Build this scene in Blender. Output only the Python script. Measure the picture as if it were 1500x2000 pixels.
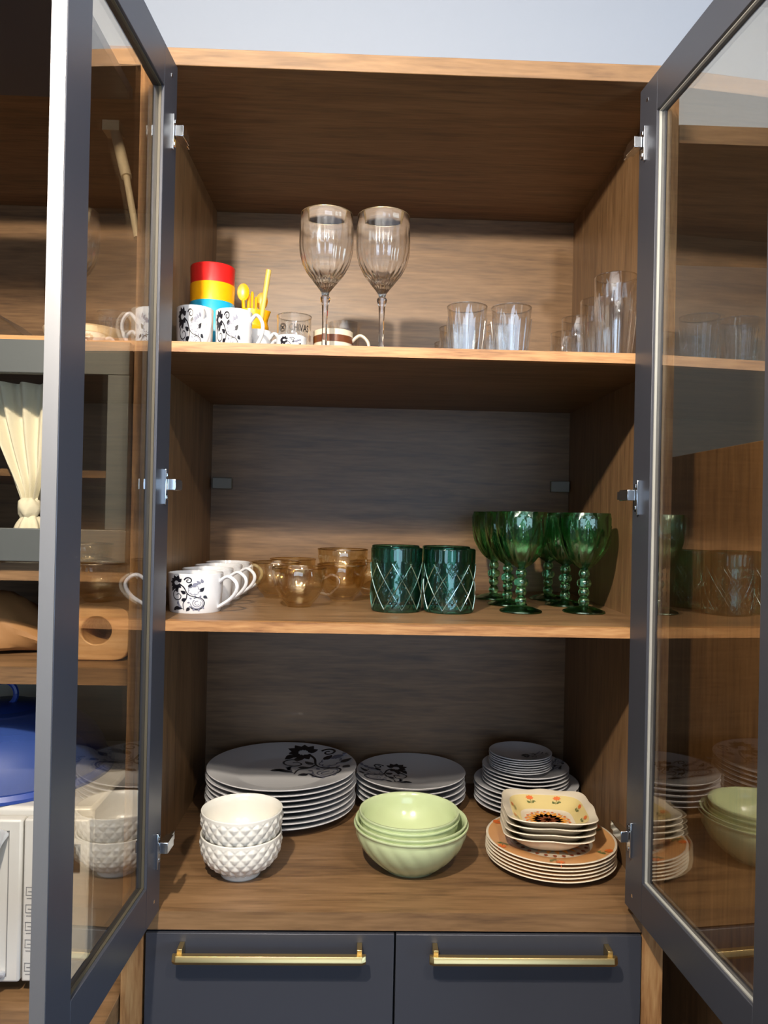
import bpy, math, random
from mathutils import Vector, Matrix
random.seed(7)
PI = math.pi
sc = bpy.context.scene
for o in list(bpy.data.objects): bpy.data.objects.remove(o)
COL = sc.collection

# ------------------------------------------------------------------ camera
RT = Vector((0.99940304, -0.02752881, 0.02087428)); UP = Vector((-0.02097903, -0.00352192, 0.99977371)); FW = Vector((0.02744906, 0.99961481, 0.00409734))
cam = bpy.data.cameras.new('camera'); camo = bpy.data.objects.new('camera', cam); COL.objects.link(camo)
camo.matrix_world = Matrix(((RT.x, UP.x, -FW.x, -0.06382), (RT.y, UP.y, -FW.y, -1.19602), (RT.z, UP.z, -FW.z, 0.64760), (0, 0, 0, 1)))
cam.sensor_fit = 'VERTICAL'; cam.sensor_height = 24.0; cam.lens = 1495.6 / 2000 * 24.0; cam.clip_start = 0.02
sc.camera = camo
# ------------------------------------------------------------------ world, lights, exposure
w = bpy.data.worlds.new('world'); sc.world = w; w.use_nodes = True
w.node_tree.nodes['Background'].inputs[0].default_value = (.6, .7, .9, 1); w.node_tree.nodes['Background'].inputs[1].default_value = .1
def plight(name, loc, W, col, r=.03):
    l = bpy.data.lights.new(name, 'POINT'); l.energy = W; l.color = col; l.shadow_soft_size = r
    o = bpy.data.objects.new(name, l); COL.objects.link(o); o.location = loc; return o
def alight(name, loc, rot, sx, sy, W, col):
    l = bpy.data.lights.new(name, 'AREA'); l.shape = 'RECTANGLE'; l.size = sx; l.size_y = sy; l.energy = W; l.color = col
    o = bpy.data.objects.new(name, l); COL.objects.link(o); o.location = loc; o.rotation_euler = rot; return o
WARM = (1, .88, .73)
plight('bulb_light', (-.36, -1.05, 1.42), 74, WARM, .025)
plight('bulb_light', (.34, -1.15, 1.42), 22, WARM, .025)
alight('cool_fill_light', (2.885, -1.9, .5), (PI / 2, 0, PI / 2), 1.6, 1.4, 55, (.5, .72, 1))  # cool fill added from the right, its source unseen
alight('cool_fill_light', (.2, -4.485, .6), (PI / 2, 0, 0), 2.2, 1.5, 26, (.55, .74, 1))  # cool frontal fill added behind the camera, its source unseen
vs = sc.view_settings
vs.view_transform = 'Standard'; vs.look = 'None'; vs.gamma = 1; vs.use_curve_mapping = False; vs.exposure = 0.75
try: sc.cycles.transparent_max_bounces = 32
except Exception: pass

# ------------------------------------------------------------------ materials
MATS = {}
def s2l(c): return tuple((x / 255 / 12.92 if x / 255 <= .04045 else ((x / 255 + .055) / 1.055) ** 2.4) for x in c) + (1,)
def mat(name, rgb=(200, 200, 200), rough=.5, metal=0, coat=0, spec=.5, bump=None):
    if name in MATS: return MATS[name]
    m = bpy.data.materials.new(name); m.use_nodes = True; MATS[name] = m
    b = m.node_tree.nodes['Principled BSDF']
    b.inputs['Base Color'].default_value = s2l(rgb); b.inputs['Roughness'].default_value = rough
    b.inputs['Metallic'].default_value = metal; b.inputs['Coat Weight'].default_value = coat; b.inputs['Specular IOR Level'].default_value = spec
    if bump:
        nt = m.node_tree; n = nt.nodes.new('ShaderNodeTexNoise'); n.inputs['Scale'].default_value = bump[0]; n.inputs['Detail'].default_value = 4
        tc = nt.nodes.new('ShaderNodeTexCoord'); nt.links.new(tc.outputs['Object'], n.inputs['Vector'])
        bp = nt.nodes.new('ShaderNodeBump'); bp.inputs['Strength'].default_value = bump[1]; bp.inputs['Distance'].default_value = .002
        nt.links.new(n.outputs['Fac'], bp.inputs['Height']); nt.links.new(bp.outputs['Normal'], b.inputs['Normal'])
    return m
def wood(name, dark, mid, light, axis='x', rough=.42, sc_=1.0):
    m = bpy.data.materials.new(name); m.use_nodes = True; MATS[name] = m
    nt = m.node_tree; L = nt.links; b = nt.nodes['Principled BSDF']
    tc = nt.nodes.new('ShaderNodeTexCoord'); mp = nt.nodes.new('ShaderNodeMapping')
    s = {'x': (2.2, 26, 26), 'y': (26, 2.2, 26), 'z': (26, 26, 2.2)}[axis]
    mp.inputs['Scale'].default_value = [v * sc_ for v in s]; L.new(tc.outputs['Object'], mp.inputs['Vector'])
    n1 = nt.nodes.new('ShaderNodeTexNoise'); n1.inputs['Scale'].default_value = 1.4; n1.inputs['Detail'].default_value = 6; n1.inputs['Roughness'].default_value = .6; n1.inputs['Distortion'].default_value = .9
    L.new(mp.outputs['Vector'], n1.inputs['Vector'])
    mp2 = nt.nodes.new('ShaderNodeMapping'); mp2.inputs['Scale'].default_value = [v * sc_ * 5 for v in s]; L.new(tc.outputs['Object'], mp2.inputs['Vector'])
    n2 = nt.nodes.new('ShaderNodeTexNoise'); n2.inputs['Scale'].default_value = 1.5; n2.inputs['Detail'].default_value = 3; L.new(mp2.outputs['Vector'], n2.inputs['Vector'])
    mx = nt.nodes.new('ShaderNodeMath'); mx.operation = 'MULTIPLY_ADD'; mx.inputs[1].default_value = .38; L.new(n2.outputs['Fac'], mx.inputs[0])
    mu = nt.nodes.new('ShaderNodeMath'); mu.operation = 'MULTIPLY'; mu.inputs[1].default_value = .68; L.new(n1.outputs['Fac'], mu.inputs[0]); L.new(mu.outputs[0], mx.inputs[2])
    cr = nt.nodes.new('ShaderNodeValToRGB'); e = cr.color_ramp.elements
    e[0].position = .34; e[0].color = s2l(dark); e[1].position = .72; e[1].color = s2l(light)
    k = e.new(.52); k.color = s2l(mid)
    L.new(mx.outputs[0], cr.inputs['Fac']); L.new(cr.outputs['Color'], b.inputs['Base Color'])
    b.inputs['Roughness'].default_value = rough
    bp = nt.nodes.new('ShaderNodeBump'); bp.inputs['Strength'].default_value = .12; bp.inputs['Distance'].default_value = .001
    L.new(n2.outputs['Fac'], bp.inputs['Height']); L.new(bp.outputs['Normal'], b.inputs['Normal'])
    return m
def glass(name, tint=(1, 1, 1), ior=1.5, rough=.0, refr=0.0, gtint=None):
    """thin-walled glass: clear transmission with Fresnel reflection; refr mixes in true refraction"""
    m = bpy.data.materials.new(name); m.use_nodes = True; MATS[name] = m
    nt = m.node_tree; L = nt.links; nt.nodes.remove(nt.nodes['Principled BSDF']); out = nt.nodes['Material Output']
    tr = nt.nodes.new('ShaderNodeBsdfTransparent'); tr.inputs['Color'].default_value = tint + (1,)
    body = tr.outputs[0]
    if refr > 0:
        rf = nt.nodes.new('ShaderNodeBsdfRefraction'); rf.inputs['Color'].default_value = tint + (1,); rf.inputs['IOR'].default_value = 1.45; rf.inputs['Roughness'].default_value = 0
        mxx = nt.nodes.new('ShaderNodeMixShader'); mxx.inputs[0].default_value = refr; L.new(tr.outputs[0], mxx.inputs[1]); L.new(rf.outputs[0], mxx.inputs[2]); body = mxx.outputs[0]
    gl = nt.nodes.new('ShaderNodeBsdfGlossy'); gl.inputs['Roughness'].default_value = rough; gl.inputs['Color'].default_value = (gtint or (1, 1, 1)) + (1,)
    fr = nt.nodes.new('ShaderNodeFresnel')
    ge = nt.nodes.new('ShaderNodeNewGeometry'); mi_ = nt.nodes.new('ShaderNodeMix'); mi_.data_type = 'FLOAT'   # same reflectance on both faces of a thin wall
    L.new(ge.outputs['Backfacing'], mi_.inputs['Factor']); mi_.inputs['A'].default_value = ior; mi_.inputs['B'].default_value = 1 / ior; L.new(mi_.outputs['Result'], fr.inputs['IOR'])
    mx = nt.nodes.new('ShaderNodeMixShader'); L.new(fr.outputs[0], mx.inputs[0]); L.new(body, mx.inputs[1]); L.new(gl.outputs[0], mx.inputs[2]); L.new(mx.outputs[0], out.inputs['Surface'])
    return m

def solid_glass(name, tint, ior=1.5, rough=0.0, shine=.04):
    m = bpy.data.materials.new(name); m.use_nodes = True; MATS[name] = m
    nt = m.node_tree; nt.nodes.remove(nt.nodes['Principled BSDF']); g = nt.nodes.new('ShaderNodeBsdfGlass')
    g.inputs['Color'].default_value = tint + (1,); g.inputs['IOR'].default_value = ior; g.inputs['Roughness'].default_value = rough
    gl = nt.nodes.new('ShaderNodeBsdfGlossy'); gl.inputs['Roughness'].default_value = .14; gl.inputs['Color'].default_value = tuple(.4 + .6 * c for c in tint) + (1,)
    mx = nt.nodes.new('ShaderNodeMixShader'); mx.inputs[0].default_value = shine; nt.links.new(g.outputs[0], mx.inputs[1]); nt.links.new(gl.outputs[0], mx.inputs[2])
    nt.links.new(mx.outputs[0], nt.nodes['Material Output'].inputs['Surface']); return m
OD, OM, OL = (88, 65, 44), (120, 91, 61), (142, 110, 77)
W_X = wood('oak_grain_along_width', OD, OM, OL, 'x'); W_Z = wood('oak_grain_upright', OD, OM, OL, 'z')
W_EDGE = wood('oak_edge_band', (112, 72, 38), (160, 115, 70), (186, 145, 96), 'x', .45, 1.6)
W_EDGEZ = wood('oak_edge_band_upright', (112, 72, 38), (160, 115, 70), (186, 145, 96), 'z', .45, 1.6)
W_PALE = wood('pale_block_wood', (150, 105, 62), (190, 146, 98), (210, 170, 124), 'x', .5)
GREY = mat('dark_grey_lacquer', (64, 66, 74), .38, .2)
GREYL = mat('grey_flap_lacquer', (74, 77, 76), .45); EDGE_SHEEN = mat('pale_edge_sheen', (176, 176, 178), .45, .85)
GASK = mat('pale_gasket', (150, 150, 145), .5); BLACK = mat('gap_shade_and_foot_black', (8, 8, 8), .7)
CHROME = mat('chrome', (225, 230, 235), .15, 1.0); BRASS = mat('brushed_brass', (206, 182, 128), .34, 1.0)
PANE = glass('bronze_tinted_pane', (.92, .875, .79), 2.15, .0)
CLEAR = solid_glass('clear_glass', (.99, .99, .985), 1.47)
CLEAR2 = solid_glass('thick_clear_glass', (.98, .98, .98), 1.5)
AMBER = glass('amber_lustre_glass', (.975, .92, .79), 1.9, .04, 0, (1, .95, .84)); AMBR = solid_glass('amber_rim_glass', (.95, .82, .58), 1.5, shine=.2); THIN = glass('thin_clear_glass', (.985, .985, .98), 2.0, .03)
GREEN = solid_glass('bottle_green_glass', (.50, .76, .55), 1.5, shine=.10)
TEAL = solid_glass('teal_green_glass', (.44, .71, .62), 1.5, shine=.08); LATT = solid_glass('teal_cut_glass', (.55, .85, .78), 1.6, shine=.45)
PORC = mat('white_porcelain', (216, 217, 220), .12, 0, .3); PORCW = mat('milk_white_glass', (226, 223, 214), .16, 0, .3)
MINT = mat('mint_glaze', (194, 208, 162), .15, 0, .3)
CREAM = mat('cream_glaze', (218, 206, 184), .16, 0, .3); YEL_G = mat('pale_yellow_glaze', (214, 194, 134), .2, 0, .3); PEACH = mat('peach_glaze', (206, 152, 96), .2, 0, .3)
INK = mat('black_print', (22, 22, 32), .35); INKG = mat('grey_print', (120, 122, 140), .35)
ORG = mat('orange_print', (214, 104, 40), .35); ORD = mat('brown_print', (120, 52, 24), .35); OLIVE = mat('olive_print', (98, 108, 60), .35); AMBP = mat('amber_print', (226, 150, 60), .35)
P_RED = mat('red_plastic', (206, 32, 30), .3); P_YEL = mat('yellow_plastic', (240, 168, 8), .3); P_BLU = mat('sky_blue_plastic', (30, 160, 200), .3)
P_STK = mat('pale_yellow_plastic', (222, 190, 96), .35)
WALL = mat('painted_plaster', (166, 173, 184), .8, bump=(40, .1)); WALLW = mat('warm_grey_plaster', (124, 122, 118), .85); WALLG = mat('sage_grey_paint', (168, 170, 158), .8)
MWW = mat('white_enamel', (196, 193, 186), .3); MWD = mat('microwave_line_grey', (120, 118, 116), .4); MWS = mat('microwave_handle_silver', (205, 208, 214), .22, .5)
BLUE = mat('blue_plastic', (32, 62, 140), .4); KRAFT = mat('kraft_paper', (150, 108, 64), .7, bump=(30, .4)); CLOTH = mat('off_white_cloth', (232, 230, 218), .9, bump=(300, .3))
BRK = mat('grey_plastic', (120, 116, 104), .5); FROST = glass('frosted_plastic', (.80, .80, .78), 1.4, .2); BEIGE = mat('beige_plastic', (214, 188, 150), .4)
FLOORM = wood('floor_boards', (52, 40, 30), (72, 56, 43), (86, 68, 53), 'y', .5)
m = bpy.data.materials.new('blue_mesh'); m.use_nodes = True; MESH = m
nt = m.node_tree; b = nt.nodes['Principled BSDF']; b.inputs['Base Color'].default_value = s2l((52, 82, 158)); b.inputs['Roughness'].default_value = .5
tr = nt.nodes.new('ShaderNodeBsdfTransparent'); mx = nt.nodes.new('ShaderNodeMixShader'); mx.inputs[0].default_value = .62
nt.links.new(tr.outputs[0], mx.inputs[1]); nt.links.new(b.outputs[0], mx.inputs[2]); nt.links.new(mx.outputs[0], nt.nodes['Material Output'].inputs['Surface'])

# ------------------------------------------------------------------ mesh helpers
class MB:
    def __init__(s): s.v = []; s.f = []; s.m = []
    def add(s, vs, fs, mi=0):
        o = len(s.v); s.v += [tuple(p) for p in vs]; s.f += [tuple(i + o for i in f) for f in fs]
        s.m += (mi if isinstance(mi, list) else [mi] * len(fs)); return s
    def hexa(s, p, mi=0):   # 8 points: bottom 4 ccw, top 4 ccw
        return s.add(p, [(3, 2, 1, 0), (4, 5, 6, 7), (0, 1, 5, 4), (1, 2, 6, 5), (2, 3, 7, 6), (3, 0, 4, 7)], mi)
    def box(s, x0, x1, y0, y1, z0, z1, mi=0):
        return s.hexa([(x0, y0, z0), (x1, y0, z0), (x1, y1, z0), (x0, y1, z0), (x0, y0, z1), (x1, y0, z1), (x1, y1, z1), (x0, y1, z1)], mi)
    def obox(s, org, U, V, u0, u1, v0, v1, z0, z1, mi=0):
        g = lambda a, b_, c: tuple(org + U * a + V * b_ + Vector((0, 0, c)))
        return s.hexa([g(u0, v0, z0), g(u1, v0, z0), g(u1, v1, z0), g(u0, v1, z0), g(u0, v0, z1), g(u1, v0, z1), g(u1, v1, z1), g(u0, v1, z1)], mi)
    def lathe(s, prof, n=48, c=(0, 0), fn=None, mi=0, closed=True):
        """prof: (r,z) points from bottom-axis round to top-axis; fn(k,theta,r,z)->(r,z) may modulate"""
        vs = []; idx = []
        for k, (r, z) in enumerate(prof):
            if r < 1e-6: idx.append([len(vs)] * n); vs.append((c[0], c[1], z)); continue
            row = []
            for i in range(n):
                t = 2 * PI * i / n; rr, zz = fn(k, t, r, z) if fn else (r, z)
                row.append(len(vs)); vs.append((c[0] + rr * math.cos(t), c[1] + rr * math.sin(t), zz))
            idx.append(row)
        fs = []; ms = []
        for k in range(len(prof) - 1):
            a, b_ = idx[k], idx[k + 1]
            for i in range(n):
                j = (i + 1) % n; q = []
                for v in (a[i], a[j], b_[j], b_[i]):
                    if v not in q: q.append(v)
                if len(q) > 2: fs.append(tuple(q)); ms.append(mi[k] if isinstance(mi, (list, tuple)) else mi)
        return s.add(vs, fs, ms)
    def tube(s, pts, r, n=10, cap=True, mi=0, flat=None):
        pts = [Vector(p) for p in pts]; rs = r if isinstance(r, (list, tuple)) else [r] * len(pts)
        vs = []; up = Vector((0, 0, 1)); N = None
        for k, p in enumerate(pts):
            t = (pts[min(k + 1, len(pts) - 1)] - pts[max(k - 1, 0)]).normalized()
            if N is None:
                N = t.cross(Vector((0, 1, 0)))
                if N.length < .1: N = t.cross(up)
                N.normalize()
            N = (N - t * N.dot(t)).normalized(); B = t.cross(N)
            for i in range(n):
                a = 2 * PI * i / n; fl = flat or 1
                vs.append(p + N * math.cos(a) * rs[k] + B * math.sin(a) * rs[k] * fl)
        fs = [(k * n + i, k * n + (i + 1) % n, (k + 1) * n + (i + 1) % n, (k + 1) * n + i) for k in range(len(pts) - 1) for i in range(n)]
        if cap: fs += [tuple(range(n))[::-1], tuple((len(pts) - 1) * n + i for i in range(n))]
        return s.add(vs, fs, mi)
    def mesh(s, name, mats, off=(0, 0, 0), sharp=38):
        me = bpy.data.meshes.new(name); me.from_pydata([(a - off[0], b_ - off[1], c - off[2]) for a, b_, c in s.v], [], s.f)
        for m_ in (mats if isinstance(mats, (list, tuple)) else [mats]): me.materials.append(m_)
        for p, i in zip(me.polygons, s.m): p.material_index = i
        me.validate(); me.polygons.foreach_set('use_smooth', [True] * len(me.polygons)); me.set_sharp_from_angle(angle=math.radians(sharp)); me.update()
        return me
def link(name, me, parent=None, loc=(0, 0, 0), rz=0):
    o = bpy.data.objects.new(name, me); COL.objects.link(o); o.parent = parent; o.location = loc; o.rotation_euler.z = rz; return o
def tag(o, label=None, cat=None, group=None, kind=None):
    for k, v in (('label', label), ('category', cat), ('group', group), ('kind', kind)):
        if v: o[k] = v
    return o
def thing(name, loc, label, cat, group=None, rz=0):
    return tag(link(name, None, None, loc, rz), label, cat, group)
def wloc(o):
    v = Vector((0, 0, 0))
    while o: v += Vector(o.location); o = o.parent
    return v
def part(name, mb, mats, parent, label=None, bev=0, sharp=38):   # world-space verts into an (unrotated) parent
    off = wloc(parent) if parent else (0, 0, 0)
    o = link(name, mb.mesh(name, mats, off, sharp), parent)
    if label: o['label'] = label
    if bev:
        bm = o.modifiers.new('bevel', 'BEVEL'); bm.width = bev; bm.segments = 2; bm.limit_method = 'ANGLE'
    return o
ORDN = ['topmost', 'second from the top', 'third from the top', 'fourth from the top', 'fifth from the top', 'sixth from the top', 'seventh from the top', 'lowest']
def ordn(i, n): return 'lowest' if i == n - 1 else ORDN[i]

# ------------------------------------------------------------------ key dimensions (metres)
WI, WD, WO, D = .415, .389, .4227, .581
ZT, ZTT, Z1, Z1B, Z2, Z2B, Z3 = 1.3403, 1.368, .911, .8948, .4772, .4613, .0282
FLOORZ = -.95

# ------------------------------------------------------------------ the room
def struct(name, mb, m_): return tag(part(name, mb, m_, None), kind='structure')
struct('wall_back', MB().box(-2.9, 2.9, .62, .72, FLOORZ, 1.95), WALL)
struct('wall_left', MB().box(-3.0, -2.9, -4.6, .72, FLOORZ, 1.95), WALLW)
struct('wall_right', MB().box(2.9, 3.0, -4.6, .72, FLOORZ, 1.95), WALLW)
struct('wall_front', MB().box(-2.9, 2.9, -4.6, -4.5, FLOORZ, 1.95), WALLW)
struct('floor', MB().box(-3.0, 3.0, -4.6, .72, FLOORZ - .05, FLOORZ), FLOORM)
struct('ceiling', MB().box(-3.0, 3.0, -4.6, .72, 1.95, 2.0), WALL)

f1, f2 = MB(), MB(); FRW = mat('white_fill_frame', (220, 220, 218), .4)
for (u0, u1, z0, z1) in ((-.87, .87, 1.2, 1.27), (-.87, .87, -.27, -.2), (-.87, -.8, -.2, 1.2), (.8, .87, -.2, 1.2)): f1.box(2.84, 2.899, -1.9 + u0, -1.9 + u1, z0, z1)
for (u0, u1, z0, z1) in ((-1.17, 1.17, 1.35, 1.42), (-1.17, 1.17, -.22, -.15), (-1.17, -1.1, -.15, 1.35), (1.1, 1.17, -.15, 1.35)): f2.box(.2 + u0, .2 + u1, -4.499, -4.44, z0, z1)
struct('fill_frame_1', f1, FRW); struct('fill_frame_2', f2, FRW)  # unseen frames added around the two cool fill lights

# ------------------------------------------------------------------ the display cabinet
cab = thing('display_cabinet', (0, .3, FLOORZ), 'oak crockery cabinet with two open glazed doors and grey drawers below', 'cabinet')
for s in (-1, 1):
    a, b_ = sorted((s * WI, s * WO)); part('side_panel', MB().box(a, b_, .016, D + .012, FLOORZ, ZT), W_Z, cab)
    a, b_ = sorted((s * WD, s * WO)); part('front_stile', MB().box(a, b_, .0, .016, FLOORZ, ZT), W_EDGEZ, cab)
part('top_panel', MB().box(-WO, WO, 0, D + .012, ZT, ZTT), W_X, cab, bev=.001)
part('back_panel', MB().box(-WI, WI, D, D + .012, FLOORZ, ZT), W_X, cab)
part('shelf', MB().box(-WI, WI, .0165, D, Z1B, Z1), W_X, cab); part('shelf_edge_band', MB().box(-WI + .03, WI - .03, .0, .0165, Z1B, Z1), W_EDGE, cab)
part('shelf', MB().box(-WI, WI, .0165, D, Z2B, Z2), W_X, cab); part('shelf_edge_band', MB().box(-WI + .03, WI - .03, .0, .0165, Z2B, Z2), W_EDGE, cab)
part('bottom_panel', MB().box(-WI, WI, .0165, D, 0, Z3), W_X, cab); part('bottom_edge_band', MB().box(-WD, WD, -.001, .0165, 0, Z3), W_X, cab)
part('drawer_gap_shade', MB().box(-WD, WD, .016, .03, FLOORZ + .1, -.0005), BLACK, cab)  # black sheet standing in for the shade in the gaps round the drawers
for s in (-1, 1):
    x0, x1 = (-WD + .004, -.0015) if s < 0 else (.0015, WD - .002)
    d = part('drawer', MB().box(x0, x1, -.004, .016, -.40, -.004), GREY, cab, 'dark grey slab drawer front', .001)
    hx0, hx1 = (-.338, -.045) if s < 0 else (.052, .341)
    hz = -.0285; mb = MB()
    pr = [(-.036, -.0025), (-.033, .0055), (-.024, .0055), (-.024, -.0075), (-.033, -.0075)]   # (y,z) bar profile
    vs_ = []
    for xx, ins in ((hx0, 0), (hx0 + .006, 1), (hx1 - .006, 1), (hx1, 0)):
        vs_ += [(xx, y_ if (ins or y_ > -.03) else y_ + .004, hz + z_) for y_, z_ in pr]
    n = 5; fs = [tuple(range(n))[::-1], tuple(3 * n + i for i in range(n))] + [(k * n + i, k * n + (i + 1) % n, (k + 1) * n + (i + 1) % n, (k + 1) * n + i) for k in range(3) for i in range(n)]
    mb.add(vs_, fs)
    for hx in (hx0 + .006, hx1 - .014): mb.box(hx, hx + .008, -.026, -.004, hz - .004, hz + .012)
    part('handle', mb, BRASS, d, 'brass bar handle', .0006)
for s in (-1, 1):
    x0, x1 = (-.409, -.366) if s < 0 else (.371, .412)
    zz = .713 if s < 0 else .722
    mb = MB(); p = [(x0, D - .022), (x1, D - .010), (x1, D), (x0, D)] if s < 0 else [(x0, D - .010), (x1, D - .022), (x1, D), (x0, D)]
    mb.hexa([(a, b_, zz - .013) for a, b_ in p] + [(a, b_, zz + .013) for a, b_ in p]); part('bracket_cover', mb, BRK, cab, 'grey plastic wall bracket cover', .002)

def door(hx, hy, fx, fy, z0, z1, sw, th, sgn, label, hz):
    H = Vector((hx, hy, 0)); U = Vector((fx - hx, fy - hy, 0)); wd = U.length; U.normalize(); V = Vector((sgn * abs(U.y), -sgn * U.x * (1 if U.y < 0 else -1), 0))
    V = Vector((-U.y, U.x, 0)); V = V if V.x * sgn > 0 else -V      # outward (away from opening)
    mb = MB()
    mb.obox(H, U, V, 0, sw, 0, th, z0, z1); mb.obox(H, U, V, wd - sw, wd, 0, th, z0, z1)
    mb.obox(H, U, V, sw, wd - sw, 0, th, z0, z0 + sw); mb.obox(H, U, V, sw, wd - sw, 0, th, z1 - sw, z1)
    d = part('door', mb, GREY, cab, label, .0008)
    part('edge_sheen', MB().obox(H, U, V, wd, wd + .0015, .0006, th - .0006, z0 + .001, z1 - .001), EDGE_SHEEN, d, 'pale strip for the sheen on the door edge')  # paler strip stands in for the glossy sheen on the grey free edge
    part('glass_pane', MB().obox(H, U, V, sw - .004, wd - sw + .004, .008, .012, z0 + sw - .004, z1 - sw + .004), PANE, d, 'bronze tinted glass pane')
    g = MB(); q = .002
    for (a, b_, c, e) in ((sw, sw + q, z0 + sw, z1 - sw), (wd - sw - q, wd - sw, z0 + sw, z1 - sw), (sw, wd - sw, z0 + sw, z0 + sw + q), (sw, wd - sw, z1 - sw - q, z1 - sw)):
        g.obox(H, U, V, a, b_, .004, .0078, c, e)
    part('gasket', g, GASK if sgn > 0 else mat('brown_gasket', (70, 64, 50), .5), d)
    for zc in hz:
        h = MB(); h.obox(H, U, V, .022, .0255, -.004, .001, zc - .030, zc + .024); h.obox(H, U, V, .010, .022, -.003, .001, zc - .022, zc + .018)
        h.obox(H, U, V, -.012, .020, -.017, -.004, zc - .008, zc + .009)
        h.obox(H, U, V, -.03, -.012, -.013, -.008, zc - .006, zc + .007)
        for dz in (-.019, .015):
            h.obox(H, U, V, .013, .019, -.0042, -.002, zc + dz - .003, zc + dz + .003)
        part('hinge', h, CHROME, d, 'chrome concealed hinge', .0008)
    for zc in (z0 + sw * .42, z1 - sw * .45):
        c_ = H + U * sw * .45 - V * .0006; sb = MB(); sb.obox(c_, U, V, -.0025, .0025, 0, .001, zc - .0025, zc + .0025); part('screw', sb, CHROME, d)
    return d
door(-.366, .0, -.3845, -.384, .030, 1.336, .0625, .0175, -1, 'left glazed door standing open, dark grey frame', (1.228, .687, .133))
door(.3605, .0, .3895, -.405, .045, 1.3243, .0596, .0175, 1, 'right glazed door standing open, dark grey frame', (1.235, .686, .157))

# ------------------------------------------------------------------ neighbouring unit on the left
LX0, LX1 = -1.15, -WO - .001
lu = thing('kitchen_wall_unit', (-.78, .3, -.104), 'oak kitchen unit left of the open cabinet with lift-up flaps', 'cabinet')
part('side_panel', MB().box(LX0 - .02, LX0, 0, D + .012, -.104, ZTT), W_Z, lu)
part('top_panel', MB().box(LX0, LX1, 0.002, D, ZT, ZTT), W_X, lu)
part('back_panel', MB().box(LX0, LX1, D, D + .012, .375, ZT), W_X, lu)
part('splashback', MB().box(LX0, -.51, D - .006, D + .012, -.104, .375), WALLG, lu, 'sage grey painted splashback'); part('splashback', MB().box(-.507, LX1, D - .006, D + .012, -.104, .375), WALLG, lu, 'sage grey painted splashback')
part('shelf', MB().box(LX0, LX1, .0165, D, .896, .914), W_X, lu); part('shelf_edge_band', MB().box(LX0, LX1, .002, .0165, .904, .914), W_EDGE, lu)
part('shelf', MB().box(LX0, LX1, .002, D, .535, .562), W_X, lu); part('shelf', MB().box(LX0, LX1, .002, D, .375, .401), W_X, lu)
part('inner_shelf', MB().box(LX0, LX1, .10, D, .700, .712), W_X, lu)
fl = MB(); x0, x1, z0, z1 = LX0, LX1 - .001, .566, .9035; gx1, gz0, gz1 = -.457, .616, .853
fl.box(x0, x1, -.018, .0, gz1, z1); fl.box(x0, x1, -.018, 0, z0, gz0); fl.box(gx1, x1, -.018, 0, gz0, gz1); fl.box(x0, x0 + .05, -.018, 0, gz0, gz1)
flo = part('flap_door', fl, GREYL, lu, 'closed glazed flap with grey frame', .001)
part('glass_pane', MB().box(x0 + .046, gx1 + .004, -.011, -.007, gz0 - .004, gz1 + .004), glass('flap_pane', (.93, .91, .86), 1.5), flo)
part('raised_flap_door', MB().box(LX0, -.445, -.40, .035, 1.302, 1.320), GREY, lu, 'dark grey flap lifted up level', .001)
st = MB(); st.tube([(-.436, .045, 1.085), (-.468, .085, 1.20)], .0055, 12); st.tube([(-.468, .085, 1.20), (-.500, .115, 1.298)], .009, 12); st.box(-.515, -.487, .10, .13, 1.285, 1.302)
part('lift_strut', st, mat('strut_grey', (190, 176, 150), .35, .4), lu, 'grey gas lift strut')
ct = part('countertop', MB().box(LX0 - .02, LX1 - .002, -.26, D + .012, -.145, -.105), W_X, None, bev=.001); tag(ct, 'oak worktop carrying the white microwave', 'worktop')
bc = thing('base_cabinet', (-.78, .3, FLOORZ), 'dark grey base cabinet under the oak worktop', 'cabinet'); part('carcass', MB().box(LX0, LX1, .002, D, FLOORZ, -.1455), GREY, bc); part('cabinet_front', MB().box(LX0, LX1 - .002, -.018, .0015, FLOORZ + .1, -.15), GREY, bc, bev=.001)

mw = thing('microwave', (-.72, .2, -.105), 'white microwave oven standing on the oak worktop', 'microwave')
MX0, MX1, MZ0, MZ1 = -.97, -.477, -.085, .178; SX = -.578
part('body', MB().box(MX0, MX1, .022, .38, MZ0, MZ1), MWW, mw, bev=.006)
dr = part('oven_door', MB().box(MX0, SX - .001, .002, .0215, MZ0, MZ1 - .012), MWW, mw, bev=.004)
part('window', MB().box(MX0 + .05, SX - .055, -.0005, .002, MZ0 + .03, MZ1 - .05), mat('dark_window', (30, 30, 34), .1), dr)
fr = MB()
for (a, b_, c, e) in ((MX0 + .01, SX - .02, MZ1 - .03, MZ1 - .029), (SX - .021, SX - .02, MZ0 + .01, MZ1 - .029)): fr.box(a, b_, .0008, .002, c, e)
part('moulding_line', fr, MWD, dr)
hp = [(SX - .030, .002, MZ1 - .032), (SX - .034, -.02, MZ1 - .045), (SX - .044, -.036, MZ1 - .085), (SX - .047, -.040, MZ1 - .14), (SX - .045, -.036, MZ0 + .055), (SX - .036, -.018, MZ0 + .022), (SX - .03, .002, MZ0 + .012)]
def smooth(pts, n=5):
    P = [Vector(p) for p in pts]; out = []
    for i in range(len(P) - 1):
        a, b_, c, d_ = P[max(i - 1, 0)], P[i], P[i + 1], P[min(i + 2, len(P) - 1)]
        for k in range(n):
            t = k / n; out.append(.5 * ((2 * b_) + (c - a) * t + (2 * a - 5 * b_ + 4 * c - d_) * t * t + (-a + 3 * b_ - 3 * c + d_) * t ** 3))
    return out + [P[-1]]
part('handle', MB().tube(smooth(hp), .010, 12, flat=.6), MWS, dr, 'silver white curved handle')
cp = part('control_panel', MB().box(SX + .001, MX1, .0045, .0215, MZ0, MZ1 - .012), MWW, mw, bev=.003)
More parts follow.
